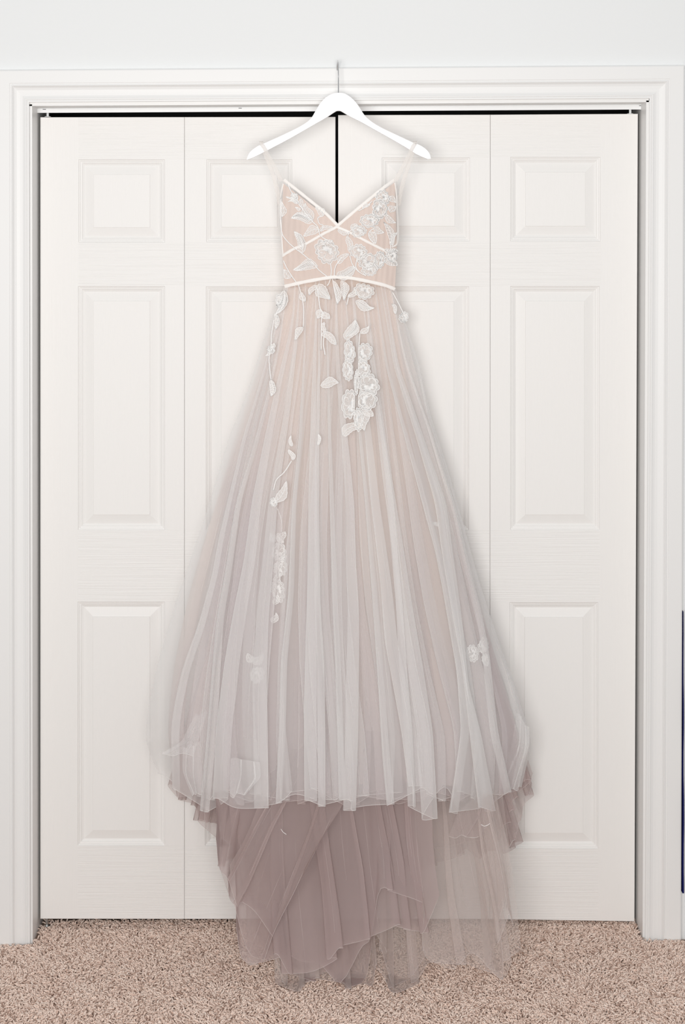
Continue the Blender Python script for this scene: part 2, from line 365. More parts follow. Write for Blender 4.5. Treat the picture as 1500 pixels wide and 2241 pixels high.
def carpet():
    sp = 0.0046
    xs = np.arange(-0.93, 0.93, sp); ys = np.arange(-0.66, 0.05, sp)
    X, Y = np.meshgrid(xs, ys); X = X.ravel(); Y = Y.ravel()
    X = X+rng.uniform(-.5, .5, X.size)*sp*1.1; Y = Y+rng.uniform(-.5, .5, Y.size)*sp*1.1
    # not inside the trim and wall
    keep = ~((Y > -0.088) & ((X < -0.757) | (X > 0.735)))
    X, Y = X[keep], Y[keep]; n = X.size
    # slow lean directions make the swirled pile
    la = 2.2*np.sin(X*23+3*np.sin(Y*17))+1.9*np.cos(Y*29+2*np.sin(X*13))+rng.normal(0, 1.1, n)
    ln = rng.uniform(.35, 1.25, n)
    hgt = rng.uniform(.007, .0135, n)
    K = 4; NS = 4
    V = np.zeros((n, NS, K, 3), np.float32)
    dx, dy = np.cos(la), np.sin(la)*0.8
    ca = rng.uniform(0, 6.28, n); curl = rng.uniform(0, .0022, n)
    for k, t in enumerate((0, .38, .72, 1.0)):
        r = np.array((.0014, .0018, .0017, .0010)[k])*rng.uniform(.85, 1.2, n)
        cxk = X+dx*ln*t**1.6*.0105+np.cos(ca+t*4)*curl; cyk = Y+dy*ln*t**1.6*.0105+np.sin(ca+t*4)*curl
        czk = 0.007*X+hgt*np.sin(t*1.45)/np.sin(1.45)*(1-.18*ln*t)
        tx = dx*ln*.9; ty = dy*ln*.9
        for j in range(K):
            a = 2*np.pi*j/K+ca
            V[:, k, j, 0] = cxk+np.cos(a)*r; V[:, k, j, 1] = cyk+np.sin(a)*r; V[:, k, j, 2] = czk-(np.cos(a)*tx+np.sin(a)*ty)*r*(t*.9)
    base = np.arange(n)[:, None]*NS*K
    q = []
    for k in range(NS-1):
        for j in range(K):
            j2 = (j+1) % K
            q.append([k*K+j, k*K+j2, (k+1)*K+j2, (k+1)*K+j])
    q.append([(NS-1)*K+j for j in range(K)])
    q = np.array(q)[None]+base[:, :, None]; q = q.reshape(-1, 4); nf = len(q)
    me = bpy.data.meshes.new('carpet_pile'); me.vertices.add(n*NS*K); me.vertices.foreach_set('co', V.reshape(-1))
    me.loops.add(nf*4); me.polygons.add(nf); me.loops.foreach_set('vertex_index', q.reshape(-1).astype(np.int32))
    me.polygons.foreach_set('loop_start', np.arange(0, nf*4, 4, dtype=np.int32)); me.polygons.foreach_set('loop_total', np.full(nf, 4, dtype=np.int32))
    me.update(calc_edges=True); me.polygons.foreach_set('use_smooth', np.full(nf, True))
    c = np.clip(rng.normal(.55, .2, n)+.1*np.sin(X*40)*np.sin(Y*33), 0, 1); c[rng.random(n) < .10] = .08  # dye variation, plus dark tufts coloured as the shaded gaps in the pile
    a = me.attributes.new('yarn', 'FLOAT', 'POINT'); a.data.foreach_set('value', np.repeat(c, NS*K).astype(np.float32))
    me.materials.append(M_carpet); o = bpy.data.objects.new('carpet_pile', me); COL.objects.link(o)
    adopt(o, floor); tag(o, 'twisted beige carpet tufts', None, None, 'stuff')
carpet()

# ---------------------------------------------------------------- navy cloth at the right edge
b = MB()
a = P(1493.3, 1335, -.075); c0 = P(1491.6, 1950, -.075); c1 = P(1495.0, 1950, -.075)
n = 12
for i in range(n):
    t0, t1 = i/n, (i+1)/n
    def pt(t, s_, y): 
        x0 = a[0]+(c0[0]-a[0])*t; x1 = a[0]+.0006+(c1[0]-a[0]-.0006)*t; z = a[2]+(c0[2]-a[2])*t
        return (x0+(x1-x0)*s_+.0005*math.sin(t*20), y+.002*math.sin(t*15), z)
    b.hexa([pt(t1,0,-.09),pt(t1,1,-.09),pt(t1,1,-.069),pt(t1,0,-.069),pt(t0,0,-.09),pt(t0,1,-.09),pt(t0,1,-.069),pt(t0,0,-.069)])
tag(b.build('cloth_edge', M_navy), 'thin navy blue cloth edge hanging beside the right casing', 'cloth')

# ---------------------------------------------------------------- hanger
DH = -0.125
def cc(off, sc): return lambda pts: [(off[0]+x/sc, off[1]+y/sc) for x, y in pts]
c1 = cc((500, 100), 3.0)
def smooth_poly(pts, n=4, closed=True):
    out = []; N = len(pts)
    rngi = range(N) if closed else range(N-1)
    for i in rngi:
        p0 = pts[(i-1) % N] if closed or i > 0 else pts[i]; p1 = pts[i]; p2 = pts[(i+1) % N]; p3 = pts[(i+2) % N] if closed or i < N-2 else p2
        for k in range(n):
            t = k/n
            out.append(tuple(.5*((2*p1[a])+(-p0[a]+p2[a])*t+(2*p0[a]-5*p1[a]+4*p2[a]-p3[a])*t*t+(-p0[a]+3*p1[a]-3*p2[a]+p3[a])*t**3) for a in range(len(p1))))
    if not closed: out.append(tuple(pts[-1]))
    return out
up = [(120,750),(126,728),(146,694),(190,661),(212,652),(219,660),(228,645),(360,585),(480,525),(540,480),(572,430),(602,380),(640,340),(685,314),(725,309),(765,314),(812,345),(852,390),(890,450),(930,490),(1000,535),(1130,597),(1222,641),(1232,654),(1240,645),(1290,672),(1320,705),(1331,742)]
lo = [(1310,745),(1235,712),(1180,676),(1070,612),(950,545),(870,500),(800,465),(745,432),(722,426),(700,434),(640,474),(560,520),(410,606),(270,680),(200,716),(160,735)]
up = c1(up); lo = c1(lo)
hg = thing('clothes_hanger', P(741, 205, DH), 'white wooden clothes hanger holding the gown by its straps', 'hanger')
outl = smooth_poly(up, 3, False)+smooth_poly(lo, 3, False)
def extrude_outline(outl, y_mid, half, bev):
    import bmesh
    bm = bmesh.new(); vs = [bm.verts.new(P(x, y, y_mid-half)) for x, y in outl]
    f = bm.faces.new(vs); bm.normal_update()
    if f.normal.y > 0: f.normal_flip()
    r = bmesh.ops.extrude_face_region(bm, geom=[f]); nv = [g for g in r['geom'] if isinstance(g, bmesh.types.BMVert)]
    for v in nv: v.co.y += 2*half
    bmesh.ops.recalc_face_normals(bm, faces=bm.faces)
    ed = [e for e in bm.edges if len(e.link_faces) == 2 and e.calc_face_angle(0) > 1.2]
    bmesh.ops.bevel(bm, geom=ed, offset=bev, segments=2, affect='EDGES', profile=.6, clamp_overlap=True)
    bmesh.ops.triangulate(bm, faces=[f for f in bm.faces if len(f.verts) > 4])
    me = bpy.data.meshes.new('body'); bm.to_mesh(me); bm.free(); return me
me = extrude_outline(outl, DH, .0065, .0014)
me.materials.append(M_hanger)
for p in me.polygons: p.use_smooth = abs(p.normal.y) < .99
ho = bpy.data.objects.new('body', me); COL.objects.link(ho); adopt(ho, hg)
b = MB()
x0 = P(741, 205, DH)[0]; zb = P(741, 210, DH)[2]; zt = P(741, 133.5, -.09)[2]; zs = P(741, 168, DH)[2]
hk = [(x0, DH, zb-.01), (x0, DH, zs)]
rr = .021
for k in range(1, 15):   # the hook bends back over the top of the casing
    an = math.pi*k/14*1.05; hk.append((x0-.0012*k/14*3, DH+rr-math.cos(an)*rr, zs+(zt-zs)*math.sin(min(an, math.pi))**.8 - (0.004 if k == 14 else 0)))
b.tube(hk, .0016, 8); b.build('hook', M_chrome, hg, True)
b = MB(); b.tube([(x0, DH, zb-.002), (x0, DH, zb+.003)], .0034, 10); b.build('ferrule', M_chrome, hg, True)

# ---------------------------------------------------------------- the gown
dress = thing('wedding_gown', (0, -0.16, floor_z(0)+.012), 'blush and mauve tulle wedding gown with white floral lace', 'gown')
def poly_at(pts, ys):
    pts = sorted(pts, key=lambda p: p[1]); a = np.array(pts, float)
    return np.interp(ys, a[:, 1], a[:, 0])
def smoothed(a, k=9):
    if k < 2: return a
    ker = np.hanning(k+2)[1:-1]; ker /= ker.sum(); p = np.pad(a, (k//2, k//2), 'edge'); 
    # keep the ends in place
    p[:k//2] = 2*a[0]-a[1:k//2+1][::-1]; p[-(k//2):] = 2*a[-1]-a[-k//2:-1][::-1][:k//2]
    return np.convolve(p, ker, 'valid')
SL = [(622,630),(600,680),(575,750),(545,850),(500,960),(455,1110),(415,1230),(380,1330),(345,1450),(322,1560),(317,1620),(345,1690),(375,1760)]
SR = [(866,630),(880,680),(897,731),(920,800),(942,910),(975,1010),(1006,1118),(1047,1267),(1072,1345),(1103,1435),(1128,1501),(1157,1600),(1163,1630),(1150,1690),(1130,1760)]
def bulge(y):
    t = np.clip((y-560)/1200, 0, 1); return 0.035+0.19*t**1.1
def skirt_depth(px, py, lay=0.0):
    """distance in front of the camera for the gown's front at a pixel; lay = metres behind the outermost layer"""
    px = np.asarray(px, float); py = np.asarray(py, float)
    l = poly_at(SL, py); r = poly_at(SR, py); u = np.clip((px-(l+r)/2)/((r-l)/2), -1, 1)
    rnd = np.sqrt(np.clip(1-u*u*.96, 0, 1))
    bg = bulge(py)
    return DIST-0.060-(bg-lay*np.minimum(1, bg/.12))*rnd-.01
def noise1(x, seed, oct=3):
    r = np.random.default_rng(seed); out = 0
    for o in range(oct):
        f = 2**o; out = out+np.sin(x*f*r.uniform(.8, 1.2)+r.uniform(0, 6.28))/f
    return out
def to_world(PX, PY, D):
    k = D/F
    X = (PX-CX)*k; Z = H-(PY-CY)*k; Y = D-DIST
    zmin = 0.007*X+.012
    low = Z < zmin
    D2 = np.where(low, (H-zmin)*F/(PY-CY), D); k = D2/F
    return np.stack([(PX-CX)*k, D2-DIST, H-(PY-CY)*k], -1)
def catmull(K, n):
    """K: (J, R) knots along the sheet; returns (R, (J-1)*n+1)"""
    J = K.shape[0]; A = np.vstack([2*K[:1]-K[1:2], K, 2*K[-1:]-K[-2:-1]]); out = []
    for j in range(J-1):
        p0, p1, p2, p3 = A[j], A[j+1], A[j+2], A[j+3]
        for i in range(n):
            t = i/n; out.append(.5*(2*p1+(-p0+p2)*t+(2*p0-5*p1+4*p2-p3)*t*t+(-p0+3*p1-3*p2+p3)*t**3))
    out.append(K[-1]); return np.array(out).T
def sheet(name, knots, mat, lay, rows=150, nsub=9, seed=0, wr=.0012, depth=None, hemcord=None, amp=.013, y_pow=1.0, d_floor=False, hem_r=.00055, parent=dress, crease=0):
    """knots: list of (polyline top to hem, type, fold width) ; types: n plain, L / R left / right fold edge, v valley"""
    r = np.random.default_rng(seed)
    v = np.linspace(0, 1, rows)**y_pow
    KX, KY, KD = [], [], []; edges = []
    def add(x, y, dd): KX.append(x); KY.append(y); KD.append(dd)
    for pts, ty, fw in knots:
        y0, y1 = pts[0][1], pts[-1][1]
        y = y0+(y1-y0)*v; x = smoothed(poly_at(pts, y), 13)
        grow = np.clip((y-y0)/(900), 0.06, 1)**.8
        if ty == 'L': edges.append(len(KX)+1)
        if ty == 'R': edges.append(len(KX)+1)
        if ty == 'L': add(x+fw*grow, y, amp*grow); add(x, y, -amp*.2*grow); add(x+fw*.35*grow, y, -amp*grow)
        elif ty == 'R': add(x-fw*.35*grow, y, -amp*grow); add(x, y, -amp*.2*grow); add(x-fw*grow, y, amp*grow)
        elif ty == 'v': add(x, y, amp*.9*grow)
        else: add(x, y, -amp*.4*grow)
    PX = catmull(np.array(KX), nsub); PY = catmull(np.array(KY), nsub); DD = catmull(np.array(KD), nsub)
    C = PX.shape[1]; s = np.linspace(0, 1, C); vv = v[:, None]
    # fine wrinkles that run down the cloth
    wv = np.zeros_like(PX)
    for o in range(4):
        fr = (11, 24, 47, 90)[o]*len(knots)/18; ph = r.uniform(0, 6.28)
        drift = noise1(vv*3, seed*7+o, 2)*.6
        wv = wv+np.sin(s[None]*fr*2*np.pi*.5+ph+drift)*np.clip(noise1(s[None]*30+vv*4, seed*5+o, 2)+.3, 0, 2)/(1+o*.8)
    DD = DD+wr*wv*np.clip(vv*2.5, .12, 1)
    PX = PX+wr*500*np.roll(wv, 3, 1)*np.clip(vv*2, .05, 1)*.9
    D = (skirt_depth(PX, PY, lay) if depth is None else depth(PX, PY, vv, s[None]))+DD
    V = to_world(PX, PY, D)
    o = grid_mesh(name, V, mat, parent)
    if hemcord is not None:
        b = MB(); b.tube([tuple(p) for p in V[-1][::2]], hem_r, 4); b.build('hem_edge', hemcord, o, True)
    if crease > 0:      # sharp doubled edges of the folds and fine standing creases
        def line(c, i0, i1, rad):
            q = V[i0:i1:3, c].copy(); n = len(q)
            if n < 4: return
            q[:, 1] -= .0012; tt = np.linspace(0, 1, n); rr_ = rad*np.clip(np.minimum(tt*5, 1), .15, 1)*(.8+.3*np.sin(tt*13+c))
            b.tube([tuple(p) for p in q], list(rr_), 4)
        b = MB()
        for e in edges: line(e*nsub, int(rows*.06), rows, .00052*crease)
        for k in range(int(len(knots)*1.3)):
            i0 = int(r.uniform(.04, .6)*rows); line(int(r.uniform(.02, .98)*(C-1)), i0, min(rows, i0+int(r.uniform(.2, .75)*rows)), .00030*crease)
        b.build('fold_crease', hemcord or M_hem, o, True)
    return o, V
def frac_curves(n, sl, sr, hem, seed, ytop=628, fold=.5, fw=(10, 34), jit=.35, mid=None):
    r = np.random.default_rng(seed); out = []
    us = (np.arange(n)+r.uniform(-jit, jit, n))/(n-1); us[0] = 0; us[-1] = 1; us = np.sort(np.clip(us, 0, 1))
    ph = r.uniform(0, 6.28, n)
    for k, u in enumerate(us):
        hy = hem(u)+ (r.uniform(-10, 10) if 0 < k < n-1 else 0)
        ys = np.linspace(ytop, hy, 9)
        l = poly_at(sl, ys); rr_ = poly_at(sr, ys); ua = u+.35/n*np.sin(ys/190+ph[k])*(0 < k < n-1)
        x = l+(rr_-l)*ua
        ty = 'n'
        if 0 < k < n-1:
            q = r.random(); ty = 'L' if q < fold/2 else ('R' if q < fold else ('v' if q < fold+.25 else 'n'))
        out.append((list(zip(x, ys)), ty, r.uniform(*fw)))
    return out
def band_y(px):  # the waist seam
    return float(np.interp(px, [622,664,720,737,772,836,864], [627,617.5,607.5,606.5,609,622.5,631.5]))

# back of the skirt, lining and middle layers
BL = [(628,640),(612,700),(598,850),(560,950),(520,1100),(490,1230),(455,1400),(420,1550),(400,1640),(410,1760)]
BR = [(860,640),(868,700),(885,800),(905,900),(935,1010),(968,1118),(1005,1267),(1040,1400),(1075,1501),(1110,1640),(1100,1760)]
ML = [(622,630),(604,690),(580,760),(548,860),(512,970),(478,1080),(450,1180),(425,1290),(402,1400),(385,1500),(372,1600),(372,1700),(395,1780)]
MR = [(866,630),(876,690),(892,745),(915,820),(936,915),(966,1010),(996,1118),(1035,1267),(1062,1360),(1095,1470),(1125,1560),(1145,1650),(1138,1720),(1120,1790)]
lk = frac_curves(15, [(x+4, y) for x, y in BL], [(x-4, y) for x, y in BR], lambda u: 1712, 3, ytop=612, fold=.35)
sheet('lining', lk, M_lining, .085, rows=110, seed=3, wr=.0010)
def hem_mid(u): return 1745-28*abs(2*u-1)**3+8*math.sin(u*40)
sheet('under_tulle', frac_curves(24, ML, MR, hem_mid, 11, fold=.6, fw=(12, 40)), M_mid, .055, seed=11, hemcord=M_hem2, crease=.8)
sheet('middle_tulle', frac_curves(22, ML, MR, lambda u: hem_mid(u)+6, 12, fold=.6, fw=(10, 36)), M_mid2, .032, seed=12, hemcord=M_hem2, crease=.8)

# outermost ivory overlay, fold by fold
W = lambda x: (x, band_y(x)+1)
OV = [
 (SL[:12][:1]+SL[1:11]+[(345,1692)], 'n', 0),
 ([W(624),(598,740),(556,860),(520,970),(486,1090),(455,1210),(425,1320),(392,1440),(362,1560),(352,1640),(365,1700)], 'v', 0),
 ([W(626),(602,720),(566,850),(532,960),(498,1100),(480,1178),(465,1260),(436,1368),(402,1466),(385,1546),(378,1600),(380,1728)], 'L', 14),
 ([W(629),(608,760),(585,860),(556,970),(516,1100),(496,1234),(474,1356),(465,1457),(454,1600),(438,1774)], 'L', 18),
 ([W(633),(622,760),(600,870),(570,980),(536,1100),(515,1234),(496,1356),(480,1457),(468,1600),(455,1776)], 'v', 0),
 ([W(644),(641,687),(630,745),(605,843),(576,977),(551,1100),(534,1225),(514,1323),(492,1446),(474,1590),(466,1748)], 'L', 34),
 ([W(650),(645,760),(625,900),(580,1100),(560,1240),(540,1400),(522,1560),(517,1768)], 'n', 0),
 ([W(658),(650,760),(635,900),(607,1100),(600,1203),(588,1345),(583,1480),(585,1600),(587,1768)], 'R', 30),
 ([W(668),(666,760),(655,950),(640,1100),(632,1300),(616,1450),(612,1600),(605,1757)], 'L', 10),
 ([W(680),(678,800),(668,950),(660,1100),(655,1300),(650,1500),(650,1600),(646,1738)], 'v', 0),
 ([W(690),(690,700),(682,876),(676,1100),(675,1250),(670,1400),(667,1550),(668,1752)], 'L', 26),
 ([W(700),(701,800),(699,950),(698,1100),(701,1323),(709,1457),(711,1600),(712,1764)], 'R', 14),
 ([W(712),(716,800),(718,950),(722,1100),(728,1323),(734,1457),(738,1600),(742,1750)], 'L', 12),
 ([W(724),(728,900),(740,1100),(744,1300),(750,1500),(757,1600),(767,1752)], 'n', 0),
 ([W(735),(744,800),(760,950),(775,1100),(779,1234),(785,1323),(786,1412),(784,1600),(779,1773)], 'R', 28),
 ([W(748),(765,800),(780,950),(792,1100),(800,1300),(806,1500),(808,1650),(803,1763)], 'v', 0),
 ([W(752),(770,800),(786,950),(800,1100),(816,1300),(830,1500),(840,1650),(850,1760)], 'L', 12),
 ([W(768),(785,800),(800,950),(813,1100),(834,1278),(843,1400),(866,1524),(880,1600),(895,1722)], 'L', 30),
 ([W(788),(815,800),(840,950),(861,1100),(868,1189),(881,1323),(892,1479),(903,1600),(910,1764)], 'R', 16),
 ([W(800),(822,800),(852,1010),(880,1180),(905,1340),(925,1457),(947,1600),(958,1790)], 'R', 34),
 ([W(812),(838,800),(872,950),(903,1100),(925,1234),(945,1390),(962,1501),(975,1600),(972,1722)], 'v', 0),
 ([W(820),(845,800),(885,950),(925,1100),(954,1211),(969,1290),(1000,1468),(1010,1600),(986,1777)], 'L', 16),
 ([W(833),(862,800),(910,950),(954,1100),(969,1211),(987,1323),(1012,1457),(1028,1600),(1048,1767)], 'L', 20),
 ([W(843),(873,800),(925,950),(977,1100),(998,1256),(1013,1368),(1026,1501),(1052,1600),(1085,1774)], 'R', 24),
 ([W(850),(882,790),(934,930),(990,1110),(1015,1230),(1036,1368),(1052,1501),(1074,1610),(1095,1745)], 'v', 0),
 ([W(856),(890,790),(940,930),(1000,1118),(1022,1215),(1056,1345),(1072,1435),(1090,1600),(1120,1733)], 'R', 16),
 ([W(861),(892,760),(930,880),(968,1000),(1004,1118),(1040,1255),(1066,1345),(1092,1435),(1118,1550),(1132,1640),(1130,1728)], 'v', 0),
 (SR[:12]+[(1164,1625),(1142,1722)], 'R', 22),
]
_, OVV = sheet('ivory_overlay', OV, M_over, 0.0, rows=190, nsub=10, seed=21, wr=.0011, hemcord=M_hem, amp=.013, crease=1)
overlay = _
# a second, finer ivory net beneath it
IL = [(x+(10 if y > 700 else 0)+max(0, (y-900))*.045, y) for x, y in ML]; IR = [(x-max(0, (y-900))*.03, y) for x, y in MR]
sheet('inner_ivory_tulle', frac_curves(26, IL, IR, lambda u: 1742+10*math.sin(u*50), 33, fold=.7, fw=(8, 30)), M_inner, .016, seed=33, hemcord=M_hem, crease=.8)

# ---- back skirt and train
def train_depth(top, d0, d1, lift=.0):
    def f(PX, PY, vv, s):
        X = (PX-CX)*3.75/F
        zt = 0.007*X+.014+lift
        dfl = (H-zt)*F/(np.maximum(PY, 700)-CY)
        d = d0+(d1-d0)*vv**1.3
        return np.minimum(d, dfl)
    return f
def fan(tops, hems, seed, ytop, fold=.5, fw=(10, 36), sway=6):
    r = np.random.default_rng(seed); out = []; n = len(hems)
    for k, h in enumerate(hems):
        u = k/(n-1); x0 = tops[0]+(tops[1]-tops[0])*u; ys = np.linspace(ytop, h[1], 7); t = (ys-ytop)/(h[1]-ytop)
        x = x0+(h[0]-x0)*t**1.15+sway*np.sin(t*3.1*r.uniform(.8, 2.2)+r.uniform(0, 6))*np.sin(t*3.14)
        if len(h) > 2:      # way points
            q = [(x0, ytop)]+[tuple(p) for p in h[2]]+[(h[0], h[1])]; x = poly_at(q, ys)
        ty = 'n'
        if 0 < k < n-1:
            q = r.random(); ty = 'L' if q < fold/2 else ('R' if q < fold else ('v' if q < fold+.3 else 'n'))
        out.append((list(zip(x, ys)), ty, r.uniform(*fw)))
    return out
def densify(h, m, seed, j=8):
    r = np.random.default_rng(seed); out = []
    for a, c in zip(h[:-1], h[1:]):
        out.append(a)
        for k in range(1, m):
            t = k/m; out.append((a[0]+(c[0]-a[0])*t+r.uniform(-3, 3), a[1]+(c[1]-a[1])*t-abs(r.normal(0, j))*.6+r.uniform(-2, 2)))
    out.append(h[-1]); return out
bk = [(376,1700),(392,1748),(418,1762),(445,1795),(480,1806),(505,1850),(545,1838),(590,1890),(640,1880),(690,1945),(740,1915),(790,1950),(850,1958),(900,1940),(930,1905),(985,1880),(1020,1858),(1050,1880),(1078,1862),(1104,1868),(1125,1842),(1140,1795),(1150,1740),(1166,1692)]
def bdepth(base, amp_):
    return lambda PX, PY, vv, s: base+.055*(1-vv)**1.5-amp_*np.sin(np.clip(s, 0, 1)*np.pi)*np.clip((vv-.3)*1.45, 0, 1)
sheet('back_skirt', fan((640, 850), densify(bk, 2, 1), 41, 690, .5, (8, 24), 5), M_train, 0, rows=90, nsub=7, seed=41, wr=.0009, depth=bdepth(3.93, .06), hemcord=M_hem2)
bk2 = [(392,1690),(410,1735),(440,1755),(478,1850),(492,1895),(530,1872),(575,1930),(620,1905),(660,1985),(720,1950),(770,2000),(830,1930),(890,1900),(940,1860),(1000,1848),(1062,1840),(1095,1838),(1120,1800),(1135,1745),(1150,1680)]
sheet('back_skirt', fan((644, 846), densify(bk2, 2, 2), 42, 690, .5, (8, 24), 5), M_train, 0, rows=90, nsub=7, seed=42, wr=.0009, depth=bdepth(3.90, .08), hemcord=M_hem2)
t1 = [(528,2098),(542,2111),(575,2102),(600,2094),(630,2150),(651,2170),(667,2158),(700,2140),(745,2150),(770,2163),(795,2152),(815,2156),(826,2112),(840,2135),(862,2173),(900,2150),(922,2134),(943,2105),(995,2122),(1001,2096),(1037,2115),(1082,2131),(1101,2143),(1101,2102),(1120,2092),(1141,2078)]
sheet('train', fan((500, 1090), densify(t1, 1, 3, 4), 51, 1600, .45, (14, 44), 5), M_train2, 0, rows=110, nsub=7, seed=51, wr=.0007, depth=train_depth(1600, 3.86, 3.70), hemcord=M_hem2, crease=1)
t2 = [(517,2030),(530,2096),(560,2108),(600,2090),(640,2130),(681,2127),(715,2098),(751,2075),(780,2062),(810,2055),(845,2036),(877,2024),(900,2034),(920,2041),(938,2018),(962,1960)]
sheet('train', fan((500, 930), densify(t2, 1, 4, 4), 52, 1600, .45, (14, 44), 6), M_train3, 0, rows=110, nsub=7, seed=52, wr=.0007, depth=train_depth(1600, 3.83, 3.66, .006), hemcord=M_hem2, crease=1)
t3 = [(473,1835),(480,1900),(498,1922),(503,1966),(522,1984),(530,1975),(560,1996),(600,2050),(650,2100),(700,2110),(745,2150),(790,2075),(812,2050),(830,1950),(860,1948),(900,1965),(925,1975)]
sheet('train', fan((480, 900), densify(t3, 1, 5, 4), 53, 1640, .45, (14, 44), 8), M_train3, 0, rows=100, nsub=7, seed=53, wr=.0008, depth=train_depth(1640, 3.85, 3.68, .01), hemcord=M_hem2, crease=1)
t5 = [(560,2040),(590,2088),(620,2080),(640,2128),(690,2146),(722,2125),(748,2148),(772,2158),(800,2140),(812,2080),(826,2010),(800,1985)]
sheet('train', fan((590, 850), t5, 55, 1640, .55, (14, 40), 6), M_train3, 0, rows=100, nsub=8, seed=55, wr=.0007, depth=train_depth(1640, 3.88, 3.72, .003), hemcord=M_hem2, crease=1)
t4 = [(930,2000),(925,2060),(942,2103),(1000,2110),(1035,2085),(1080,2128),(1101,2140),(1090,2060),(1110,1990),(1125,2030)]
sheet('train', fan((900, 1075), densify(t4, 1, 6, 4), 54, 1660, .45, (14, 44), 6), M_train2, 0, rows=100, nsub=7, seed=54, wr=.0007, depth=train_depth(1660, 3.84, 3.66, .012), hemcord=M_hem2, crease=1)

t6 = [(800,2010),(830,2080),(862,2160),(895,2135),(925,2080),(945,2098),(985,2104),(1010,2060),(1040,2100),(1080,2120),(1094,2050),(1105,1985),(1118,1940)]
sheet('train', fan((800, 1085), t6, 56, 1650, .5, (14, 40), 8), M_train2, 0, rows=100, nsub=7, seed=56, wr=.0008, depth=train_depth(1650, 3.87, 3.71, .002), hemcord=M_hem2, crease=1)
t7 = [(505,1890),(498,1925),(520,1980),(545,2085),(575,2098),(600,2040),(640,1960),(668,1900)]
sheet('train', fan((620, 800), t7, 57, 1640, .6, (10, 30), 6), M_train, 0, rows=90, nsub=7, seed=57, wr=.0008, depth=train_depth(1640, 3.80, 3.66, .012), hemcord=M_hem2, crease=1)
# gathered tufts of net at the hem
def ruffle(pts_l, pts_r, mat, seed, d0, d1, n=6):
    r = np.random.default_rng(seed); out = []
    for k in range(n):
        u = k/(n-1); m_ = max(len(pts_l), len(pts_r)); q = []
        for a, c in zip(pts_l, pts_r): q.append((a[0]+(c[0]-a[0])*u+r.uniform(-2, 2), a[1]+(c[1]-a[1])*u+(r.uniform(-5, 5) if 0 < k < n-1 else 0)))
        out.append((q, 'n' if k in (0, n-1) else r.choice(['L', 'R', 'v', 'n']), r.uniform(6, 18)))
    return sheet('ruffle', out, mat, 0, rows=40, nsub=7, seed=seed, wr=.0016, amp=.01, depth=lambda PX, PY, vv, s: d0+(d1-d0)*vv, hemcord=M_hem)
ruffle([(430,1560),(395,1625),(352,1648)], [(455,1560),(430,1630),(425,1655)], M_over, 61, 3.80, 3.78)
ruffle([(400,1635),(398,1690),(420,1742)], [(440,1625),(442,1690),(442,1735)], M_over, 62, 3.79, 3.78)
ruffle([(505,1660),(500,1700),(505,1742)], [(568,1668),(572,1700),(540,1738)], M_over, 63, 3.71, 3.69)
ruffle([(1130,1560),(1120,1640),(1085,1700)], [(1157,1590),(1160,1630),(1135,1732)], M_over, 64, 3.86, 3.85)
ruffle([(1040,1740),(1000,1780),(985,1830)], [(1080,1740),(1080,1790),(1050,1830)], M_mid, 66, 3.80, 3.79)
ruffle([(1075,1730),(1085,1800),(1112,1855)], [(1120,1730),(1140,1790),(1128,1838)], M_mid, 67, 3.86, 3.86)
ruffle([(560,1720),(500,1790),(475,1830)], [(610,1740),(560,1830),(545,1880)], M_train, 68, 3.80, 3.82)
ruffle([(478,1845),(480,1900),(500,1960)], [(545,1860),(560,1930),(570,1990)], M_train, 69, 3.82, 3.80)

# ---- bodice
ZB = lambda px, py: DIST-0.105-0.035*np.sqrt(np.clip(1-((np.asarray(px, float)-742)/128)**2*.97, 0, 1))-.012*np.exp(-((np.asarray(px)-672)/38)**2-((np.asarray(py)-500)/55)**2)-.012*np.exp(-((np.asarray(px)-812)/38)**2-((np.asarray(py)-500)/55)**2)
BLs = [(619,402),(612,438),(615,498),(617,551),(620,583),(624,632)]; BRs = [(865,399),(870,434),(872,498),(871,551),(868,583),(864,636)]
def bodice():
    R, Cc = 60, 110; V = np.zeros((R, Cc, 3)); 
    for j in range(Cc):
        u = j/(Cc-1)
        # top edge: V neck
        if u < .48: tx, ty = 620+(739.5-620)*u/.48, 401+(493-401)*u/.48
        else: tx, ty = 739.5+(865-739.5)*(u-.48)/.52, 493+(398.5-493)*(u-.48)/.52
        bx = 624+(864-624)*u; by = band_y(bx)+3
        for i in range(R):
            v = i/(R-1); y = ty+(by-ty)*v
            l = poly_at(BLs, [y])[0]; r_ = poly_at(BRs, [y])[0]
            xs = l+(r_-l)*u if u not in () else 0
            wgt = min(1, v*1.0); x = tx*(1-wgt)+(l+(r_-l)*u)*wgt
            if u < .03: x = l+(x-l)*1
            d = float(ZB(x, y))+.0012*math.sin(u*55+3*math.sin(v*4))*v*.6+.0006*math.sin(u*131+v*5)
            V[i, j] = ((x-CX)*d/F, d-DIST, H-(y-CY)*d/F)
    # pin the outer edges to the side outline
    return grid_mesh('bodice', V, M_bodice, dress)
bod = bodice()
def bodice_back():
    R, Cc = 24, 50; V = np.zeros((R, Cc, 3))
    for j in range(Cc):
        u = j/(Cc-1)
        for i in range(R):
            v = i/(R-1); y = 520+30*math.sin(u*math.pi)*(0)+(632-520)*v; x = 622+(866-622)*u; d = DIST-.075-.012*math.sin(u*math.pi)
            V[i, j] = ((x-CX)*d/F, d-DIST, H-(y-CY)*d/F)
    return grid_mesh('back_panel', V, M_mid, dress)
bodice_back()
def surf(px, py, kind, off):
    if kind == 'b': return float(ZB(px, py))-off
    if kind == 's': return float(skirt_depth(px, py, 0))-.013-off
    return float(skirt_depth(px, py, .030))-off
